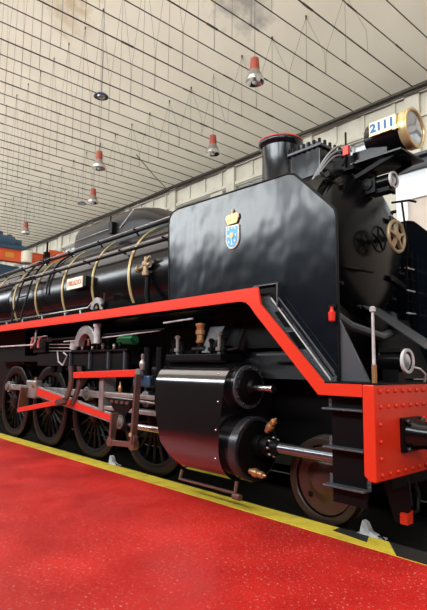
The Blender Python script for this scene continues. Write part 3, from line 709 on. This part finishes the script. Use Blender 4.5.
P(MB().tube([(-8.95, 4.2, 1.78), (-8.85, 4.18, 1.60), (-8.65, 4.17, 1.53), (-8.55, 4.2, 1.70), (-8.7, 4.2, 1.76)], .014, 8), 'hose_loop', LITE)
for x in (-9.3, -8.95, -6.2, -5.9): P(MB().cyl((x, 4.3, 1.4), (x, 4.3, 1.8), .06, 12), 'suspension_strut', DARK)
P(MB().box(-12.3, -9.6, 4.28, 4.62, 1.60, 1.72), 'spring_beam', DARK)
for i in range(4):
    cxx = -11.5 + 1.755*i; sp = MB()
    for k in range(6): sp.box(cxx-.45+.06*k, cxx+.45-.06*k, 4.62, 4.71, 1.30+.022*k, 1.318+.022*k)
    P(sp, 'leaf_spring', DARK)

# ---- wheels
def driving_wheel(x, near=True, main=False):
    s = 1 if near else -1
    yf = 4.45 if near else 2*YC-4.45
    def Yp(d): return yf + s*d
    z = .74
    mb = MB()
    mb.lathe([(.01, .60), (0, .625), (0, .645)], (x, yf, z), (0, s, 0), 64, caps=False)
    n = 18
    for k in range(n):
        a = 2*PI*k/n + .1
        mb.bar((x + .13*math.cos(a), Yp(.05), z + .13*math.sin(a)), (x + .66*math.cos(a), Yp(.075), z + .66*math.sin(a)), .075, .05, (0,1,0), .05) if False else \
        mb.tube([(x + .12*math.cos(a), Yp(.05), z + .12*math.sin(a)), (x + .66*math.cos(a), Yp(.075), z + .66*math.sin(a))], .026, 6)
    mb.lathe([(-.02, .001), (-.02, .13), (0, .16), (.13, .16)], (x, yf, z), (0, s, 0), 32)
    w = P(mb, 'driving_wheel', DARK)
    ty = MB().lathe([(.13, .64), (.01, .64), (0, .66), (0, .76), (.01, .78), (.115, .775), (.12, .80), (.145, .80), (.145, .64)], (x, yf, z), (0, s, 0), 72, caps=False)
    P(ty, 'wheel_tyre', WHEEL, w)
    a0, a1 = (-PI*.78, -PI*.22)   # counterweight opposite the crank
    cpts = [(x + .645*math.cos(a0 + (a1-a0)*i/12), z + .645*math.sin(a0 + (a1-a0)*i/12)) for i in range(13)]
    if main:
        P(MB().prism_y(cpts + [(x+.22, z-.36), (x, z-.33), (x-.22, z-.36)], min(Yp(.02), Yp(.10)), max(Yp(.02), Yp(.10))), 'counterweight', BLACK, w)
    P(MB().prism_y([(x-.13, z-.05), (x+.13, z-.05), (x+.10, z+.36), (x+.06, z+.42), (x-.06, z+.42), (x-.10, z+.36)], min(Yp(-.01), Yp(.1)), max(Yp(-.01), Yp(.1))), 'crank_web', DARK, w, .02)
    return w
WX = [-11.50, -9.75, -7.98, -6.235]
for i, x in enumerate(WX):
    driving_wheel(x, True, False); driving_wheel(x, False)
    P(MB().cyl((x, 4.5, .74), (x, 2*YC-4.5, .74), .10, 16), 'axle', DARK)
TYRE2 = mat('worn_brown_tyre', (.035, .022, .017), .35, metal=.3)
def pony(near):
    s = 1 if near else -1; yf = 4.45 if near else 2*YC-4.45; x, z = -3.265, .39
    w = P(MB().lathe([(-.03, .001), (-.03, .11), (-.01, .14), (.02, .20), (.045, .27), (.03, .335), (.03, .36)], (x, yf, z), (0,s,0), 56), 'leading_wheel', mat('leading_wheel_paint', (.05, .018, .014), .32))
    P(MB().lathe([(.13, .35), (.01, .35), (0, .36), (-.005, .41), (.0, .428), (.115, .425), (.12, .45), (.145, .45), (.145, .35)], (x, yf, z), (0,s,0), 64, caps=False), 'wheel_tyre', TYRE2, w)
    mm = MB()
    for a in (-2.4, -.3, 1.8): mm.cyl((x + .24*math.cos(a), yf + s*.02, z + .24*math.sin(a)), (x + .24*math.cos(a), yf + s*.06, z + .24*math.sin(a)), .03, 12)
    P(mm, 'wheel_holes', DARK, w)
pony(True); pony(False)
P(MB().cyl((-3.265, 4.5, .39), (-3.265, 2*YC-4.5, .39), .09, 16), 'axle', DARK)
P(MB().box(-3.9, -2.7, 4.75, 4.8, .3, .75), 'truck_frame', DARK)

# ---- rods
PZ = 1.06
def rod_eye(mb, x, y0, y1, z, r=.10): mb.cyl((x, y0, z), (x, y1, z), r, 24)
cr = MB()
for a, b in zip(WX[:-1], WX[1:]): cr.bar((a, 4.33, PZ), (b, 4.33, PZ), .11, .05)
for x in WX: rod_eye(cr, x, 4.29, 4.40, PZ, .115)
P(cr, 'coupling_rod', STEEL, None, .006)
for i, x in enumerate(WX):
    P(MB().cyl((x, 4.24, PZ), (x, 4.46, PZ), .055, 16).cyl((x, 4.25, PZ), (x, 4.28, PZ), .08, 6), 'crank_pin', STEEL)
# connecting rod with red flutes
cp0 = Vector((-9.80, 4.17, 1.055)); cp1 = Vector((-6.62, 4.17, .72))
con = P(MB().bar(cp0, cp1, .20, .05, (0,0,1), .14), 'connecting_rod', STEEL, None, .006)
P(MB().bar(cp0 + (cp1-cp0)*.05 + Vector((0,-.028,0)), cp0 + (cp1-cp0)*.95 + Vector((0,-.028,0)), .135, .012, (0,0,1), .085), 'rod_flute', RODRED, con)
be = MB().box(-10.05, -9.62, 4.09, 4.25, .90, 1.24); P(be, 'big_end', STEEL, con, .03)
P(MB().cyl((-9.68, 4.06, 1.14), (-9.68, 4.10, 1.14), .035, 12).lathe([(0,.03),(.05,.03),(.06,.012)], (-9.72, 4.15, 1.24), (0,0,1), 10), 'big_end_cup', COPPER, con)
P(MB().cyl((-6.62, 4.10, .72), (-6.62, 4.24, .72), .10, 20), 'small_end', STEEL, con)
# return crank and eccentric rod
P(MB().bar((-9.92, 4.04, 1.10), (-10.10, 4.04, .64), .20, .05, (0,1,0), .14), 'return_crank', RSTEEL, None, .01)
er = P(MB().bar((-10.10, 3.99, .66), (-8.42, 3.99, .90), .085, .04), 'eccentric_rod', RODRED, None, .006)
P(MB().cyl((-8.40, 3.96, .90), (-8.40, 4.02, .90), .055, 14).bar((-8.45, 3.99, .895), (-8.15, 3.99, .95), .09, .05), 'rod_end', RSTEEL, er)
# expansion link
li = []
for i in range(9):
    t = i/8; li.append((-8.30 + .30*math.sin(t*PI*.9)*.5 + .15*t, .86 + .66*t))
lk = MB().prism_y([(x-.055, z) for x, z in li] + [(x+.055, z) for x, z in reversed(li)], 4.03, 4.07)
lk.prism_y([(x+.10, z) for x, z in li] + [(x+.21, z) for x, z in reversed(li)], 4.10, 4.14)
P(lk, 'expansion_link', RSTEEL)
P(MB().cyl((-8.05, 4.05, 1.46), (-8.05, 4.26, 1.46), .08, 16), 'link_trunnion', DARK)
rr = P(MB().bar((-7.98, 4.06, 1.37), (-6.05, 4.06, 1.435), .10, .04), 'radius_rod', RODRED, None, .006)
P(MB().cyl((-6.06, 4.03, 1.435), (-6.06, 4.09, 1.435), .06, 14).lathe([(0,.03),(.06,.045),(.10,.045),(.14,.02),(.20,.03),(.22,.01)], (-5.98, 4.06, 1.48), (0,0,1), 10), 'rod_end', STEEL, rr)
cl = P(MB().bar((-5.99, 4.0, 1.42), (-6.07, 4.0, .47), .085, .045, (0,1,0), .085).cyl((-6.08, 3.97, .46), (-6.08, 4.06, .46), .07, 14).cyl((-6.05, 3.97, .55), (-6.05, 4.03, .55), .055, 14), 'combination_lever', RSTEEL)
P(MB().cyl((-6.08, 3.95, .60), (-6.08, 4.0, .60), .03, 8), 'lever_pin', BRASS, cl)
P(MB().bar((-6.10, 4.0, .46), (-6.66, 4.0, .43), .075, .04).cyl((-6.66, 3.97, .44), (-6.66, 4.04, .44), .065, 14), 'union_link', RSTEEL, None, .005)
ca = P(MB().bar((-6.60, 4.02, .85), (-6.66, 4.02, .44), .11, .05, (0,1,0), .08), 'crosshead_arm', RSTEEL)
# slide bars and crosshead
P(MB().box(-7.25, -5.35, 4.14, 4.30, 1.07, 1.13), 'slide_bar', STEEL, None, .008)
P(MB().box(-7.15, -5.35, 4.14, 4.30, .86, .92).bar((-7.15, 4.16, 1.06), (-5.4, 4.16, 1.02), .03, .02), 'slide_bar', STEEL, None, .008)
P(MB().box(-7.25, -7.12, 4.12, 4.34, .84, 1.40), 'slide_bar_bracket', STEEL)
xh = P(MB().prism_y([(-6.95, 1.05), (-6.30, 1.05), (-6.35, .94), (-6.50, .80), (-6.45, .60), (-6.75, .60), (-6.72, .80), (-6.90, .94)], 4.13, 4.31), 'crosshead', DARK, None, .01)
for i in range(4): P(MB().box(-6.88+.14*i, -6.80+.14*i, 4.10, 4.14, .98, 1.02), 'crosshead_wedge', RSTEEL, xh)
P(MB().cyl((-6.62, 4.06, .72), (-6.62, 4.12, .72), .065, 16), 'crosshead_pin', STEEL, xh)
P(MB().cyl((-6.50, 4.2, .68), (-5.2, 4.2, .68), .048, 20), 'piston_rod', CHROME)
P(MB().lathe([(0,.022),(.04,.035),(.08,.03),(.12,.012),(.16,.014)], (-6.68, 4.15, 1.14), (0,0,1), 10), 'oil_cup', COPPER)
# valve spindle guide
P(MB().lathe([(-6.15,.05),(-6.10,.09),(-5.75,.09),(-5.7,.12),(-5.45,.17),(-5.35,.20)], (0, 4.2, 1.32), (1,0,0), 28), 'valve_spindle_guide', BLACK)
P(MB().box(-6.25, -5.85, 4.08, 4.30, 1.25, 1.40), 'spindle_block', SLATE, None, .02)

# ---- cylinder block with its sheet casing
vz, cz, cyy = 1.31, .645, 4.2
prof = []
for i in range(9):    # top roll around the valve chest
    a = math.radians(75 - i*0 ) 
casing_pts = []
for i in range(15):
    a = math.radians(50 + i*9.2); casing_pts.append((cyy + .02 - .0 + .33*math.cos(a), vz - .03 + .31*math.sin(a)))
# outer side drops straight, then rolls round the main cylinder
casing_pts += [(cyy-.335, 1.10), (cyy-.36, .90), (cyy-.375, .70)]
for i in range(13):
    a = math.radians(184 + i*9); casing_pts.append((cyy + .375*math.cos(a), cz + .375*math.sin(a)))
casing_pts += [(4.5, .30), (4.70, .40), (4.70, 1.6)]
def rear(z): return -5.43 + max(0, 1.15 - z)*.42 + max(0, .62 - z)*.55
nn = len(casing_pts)
cbm = MB().add([(rear(z), y, z) for y, z in casing_pts] + [(-4.16, y, z) for y, z in casing_pts], [(i, i+nn, (i+1) % nn + nn, (i+1) % nn) for i in range(nn)], True)
cbm.add(cbm.v[:nn], [tuple(range(nn))]).add(cbm.v[nn:2*nn], [tuple(range(nn-1, -1, -1))])
cb = P(cbm, 'cylinder_block', CASING)
bolts = MB()
for zz in (1.45, 1.15, .85, .55):
    for xx in (-4.21,):
        bolts.dome((xx, cyy-.34 - (0.03 if zz < 1 else 0), zz), (0,-1,0), .012, .01, 8)
P(bolts, 'casing_screws', CHROME, cb)
# front end of the valve chest
vc = P(MB().lathe([(-4.36, .245), (-4.24, .245), (-4.235, .27), (-4.19, .27), (-4.185, .25), (-4.09, .25), (-4.075, .235)], (0, cyy, vz), (1,0,0), 48), 'valve_chest_cover', BLACK)
P(MB().ring((-4.07, cyy, vz), (1,0,0), .242, .19, .02, 48), 'cover_ring', GREYP, vc)
P(MB().lathe([(-4.07, .20), (-4.03, .19), (-4.01, .09), (-3.97, .07)], (0, cyy, vz), (1,0,0), 36), 'cover_boss', DARK, vc)
for k in range(12):
    a = k*PI/6; P(MB().cyl((-4.07, cyy+.215*math.cos(a), vz+.215*math.sin(a)), (-4.035, cyy+.215*math.cos(a), vz+.215*math.sin(a)), .015, 6), 'cover_nut', HOSEB, vc)
P(MB().cyl((-4.0, cyy, vz-.01), (-3.72, cyy, vz-.01), .042, 20).cyl((-3.72, cyy, vz-.01), (-3.70, cyy, vz-.01), .048, 20), 'valve_tail_rod', CHROME, vc)
# front end of the main cylinder
mc = P(MB().lathe([(-4.40, .325), (-3.97, .325)], (0, cyy, cz), (1,0,0), 56), 'cylinder_cover', BLACK)
P(MB().lathe([(-4.045, .315), (-4.045, .348), (-3.96, .348), (-3.945, .335), (-3.945, .305)], (0, cyy, cz), (1,0,0), 72, caps=False), 'cover_flange', HOSEB, mc)
P(MB().lathe([(-3.97, .315), (-3.945, .29), (-3.93, .12)], (0, cyy, cz), (1,0,0), 56), 'cover_face', DARK, mc)
gl = P(MB().lathe([(-3.94, .105), (-3.87, .105), (-3.865, .12), (-3.83, .12), (-3.825, .10), (-3.77, .10), (-3.765, .115), (-3.72, .115), (-3.715, .08), (-3.62, .07)], (0, cyy, cz+.05), (1,0,0), 36), 'piston_gland', DARK)
for k in range(8):
    a = k*PI/4; P(MB().cyl((-3.73, cyy+.095*math.cos(a), cz+.05+.095*math.sin(a)), (-3.69, cyy+.098*math.cos(a), cz+.05+.098*math.sin(a)), .013, 6), 'gland_nut', STEEL, gl)
P(MB().cyl((-3.78, cyy, cz+.05), (-2.86, cyy, cz+.045), .058, 28), 'tail_rod_tube', mat('dark_polished_steel', (.20, .21, .23), .22, metal=.9))
def cock(x, y, z, ax):
    P(MB().lathe([(-.08,.012),(-.07,.03),(-.03,.03),(-.02,.045),(.03,.045),(.035,.03),(.07,.036),(.10,.036),(.11,.02),(.14,.012)], (x, y, z), ax, 14), 'drain_cock', COPPER)
cock(-3.84, 4.06, .43, (1, .1, -.12)); cock(-3.74, 4.18, .90, (.7, -.1, .7))
P(MB().tube([(-5.05, 4.05, .28), (-5.05, 4.02, .18), (-4.1, 4.02, .18), (-4.1, 4.05, .30)], .022, 8).cyl((-4.12, 4.02, .15), (-4.02, 4.02, .15), .035, 10), 'drain_pipe', RSTEEL)
# fittings on top of the valve chest
P(MB().box(-5.4, -4.35, 4.02, 4.38, 1.60, 1.68), 'chest_top_plate', DARK, None, .01)
gc = P(MB().lathe([(0,.05),(.02,.06),(.04,.045),(.10,.045),(.11,.06),(.16,.06),(.165,.045),(.20,.05),(.22,.065),(.24,.065),(.25,.03)], (-4.86, 4.15, 1.82), (0,0,1), 16), 'relief_valve', COPPER)
P(MB().cyl((-4.86, 4.15, 1.66), (-4.86, 4.15, 1.84), .035, 10).cyl((-4.98, 4.15, 1.74), (-4.74, 4.15, 1.74), .045, 12).cyl((-4.82, 4.06, 1.70), (-4.82, 4.10, 1.70), .025, 8), 'valve_body', DARK, gc)
for (x, h) in ((-5.36,.16),(-5.28,.22),(-5.18,.14),(-4.62,.16),(-4.48,.24),(-4.40,.18)):
    P(MB().cyl((x, 4.12, 1.66), (x, 4.12, 1.68+h), .022, 8).cyl((x, 4.12, 1.72), (x, 4.12, 1.76), .045, 8).lathe([(0,.03),(.03,.04),(.05,.012)], (x, 4.12, 1.66+h), (0,0,1), 8), 'chest_fitting', STEEL if h > .2 else DARK)
slab((-4.78, 4.10, 1.70), (-4.62, 4.10, 1.70), (-4.52, 4.24, 2.02), (-4.78, 4.24, 2.02), 'steam_pipe_cover', GREYP)
P(MB().tube([(-4.45, 4.35, 1.7), (-4.45, 4.6, 2.1), (-4.45, 4.75, 2.5)], .16, 16), 'steam_pipe', DARK)
P(MB().tube([(-4.30, 4.1, 1.72), (-4.12, 4.08, 1.74), (-4.05, 4.1, 1.95)], .02, 8), 'oil_pipe', DARK)
P(MB().tube([(-5.5, 4.05, 2.10), (-4.9, 4.05, 2.12)], .012, 6), 'oil_pipe', LITE)
P(MB().box(-4.0, -3.2, 4.25, 4.3, 1.66, 1.68), 'frame_stretcher', GREYP)

# ---- front footsteps and guard iron
sp = P(MB().box(-2.84, -2.50, 4.02, 4.045, .34, 1.37), 'footstep_hanger', DARK)
for z in (1.17, .83, .50):
    t = MB().box(-2.88, -2.46, 3.92, 4.045, z-.015, z+.003).box(-2.88, -2.46, 4.03, 4.045, z, z+.08)
    P(t, 'footstep', PLATE, sp, .004)
P(MB().prism_y([(-2.62, .58), (-2.36, .56), (-2.33, .32), (-2.42, .16), (-2.50, .16), (-2.56, .35)], 4.47, 4.50), 'guard_iron', DARK)
P(MB().prism_x([(4.44, .16), (4.54, .16), (4.55, .27), (4.44, .25)], -2.43, -2.36), 'guard_iron_tip', RED)
P(MB().tube([(-2.42, 4.62, .60), (-2.36, 4.66, .40), (-2.34, 4.60, .26), (-2.40, 4.52, .22)], .02, 8), 'brake_hose', DARK)
P(MB().box(-2.44, -2.36, 4.2, 6.5, .50, .60), 'beam_stiffener', DARK)

# ------------------------------------------------------------------ wheel chocks on the rail
def chock(x, label):
    t = thing('wheel_chock', label, 'wheel chock', (x, 4.43, -.04), 'grey metal wheel chocks on the near rail')
    P2_ = MB().prism_y([(x-.09, -.04), (x+.11, -.04), (x+.12, -.02), (x+.03, .01), (x-.01, .08), (x-.05, .10), (x-.07, .03)], 4.46, 4.53)
    P2_.build('wedge', LITE, t, .006)
    MB().box(x-.12, x+.16, 4.44, 4.55, -.042, -.03).build('base_plate', LITE, t)
    MB().tube([(x+.10, 4.49, -.02), (x+.14, 4.46, .0), (x+.19, 4.45, -.015)], .008, 6).build('handle', DARK, t)
chock(-2.78, 'crumpled grey metal wheel chock beside the small leading wheel')
chock(-7.38, 'small grey metal wheel chock between two driving wheels')

# ------------------------------------------------------------------ orange overhead crane beyond the train
cr_ = thing('overhead_crane', 'orange crane beam with dark blue motor, above the boiler far down the hall', 'crane', (-19, 7.5, .198))
MB().box(-19.3, -19, 3.0, 8.2, 5.36, 5.80).box(-19.33, -18.97, 3.0, 8.2, 5.78, 5.82).build('beam', ORANGE, cr_, .01)
MB().box(-19.2, -18.9, 8.35, 9.15, 5.52, 6.02).build('end_carriage', ORANGE, cr_, .02)
MB().cyl((-18.9, 8.25, 5.5), (-18.9, 8.25, 6.3), .04, 8).box(-19.0, -18.85, 8.15, 8.35, 5.45, 5.9).build('bracket', DARK, cr_)
MB().lathe([(0,.18),(.02,.20),(.42,.20),(.45,.15)], (-18.9, 7.46, 5.36), (0,0,1), 20).build('white_canister', CREAM, cr_)
MB().lathe([(-.55,.14),(-.5,.24),(.35,.24),(.4,.16),(.62,.15)], (-19.1, 6.65, 6.08), (0,1,0), 24).box(-19.3, -18.9, 5.6, 7.45, 5.82, 5.98).cyl((-19.1, 6.45, 6.1), (-19.1, 6.45, 6.42), .15, 16).cyl((-19.1, 6.85, 6.1), (-19.1, 6.85, 6.36), .10, 16).build('motor', SLATE, cr_)
MB().lathe([(-.03,.30),(0,.31)], (-18.995, 6.85, 5.58), (1,0,0), 6).build('badge', mat('badge_yellow', (.72, .42, .05), .5), cr_) if False else MB().box(-18.995, -18.985, 6.70, 7.02, 5.50, 5.68).build('badge', mat('badge_yellow', (.72, .30, .04), .5), cr_)
hull = MB().prism_x([(4.0, 3.4), (8.6, 3.4), (8.6, 4.6), (8.2, 5.0), (7.4, 5.25), (6.4, 5.3), (4.0, 5.3)], -24, -19.4)
hull.build('trolley_body', SLATE, cr_)
MB().box(-23, -22.6, 8.0, 8.4, .198, 3.5).box(-20.2, -19.8, 8.0, 8.4, .198, 3.5).build('leg', SLATE, cr_)
cr_.location = (-19*1.15, 7.5*1.15, 0); cr_.scale = (1.15,)*3
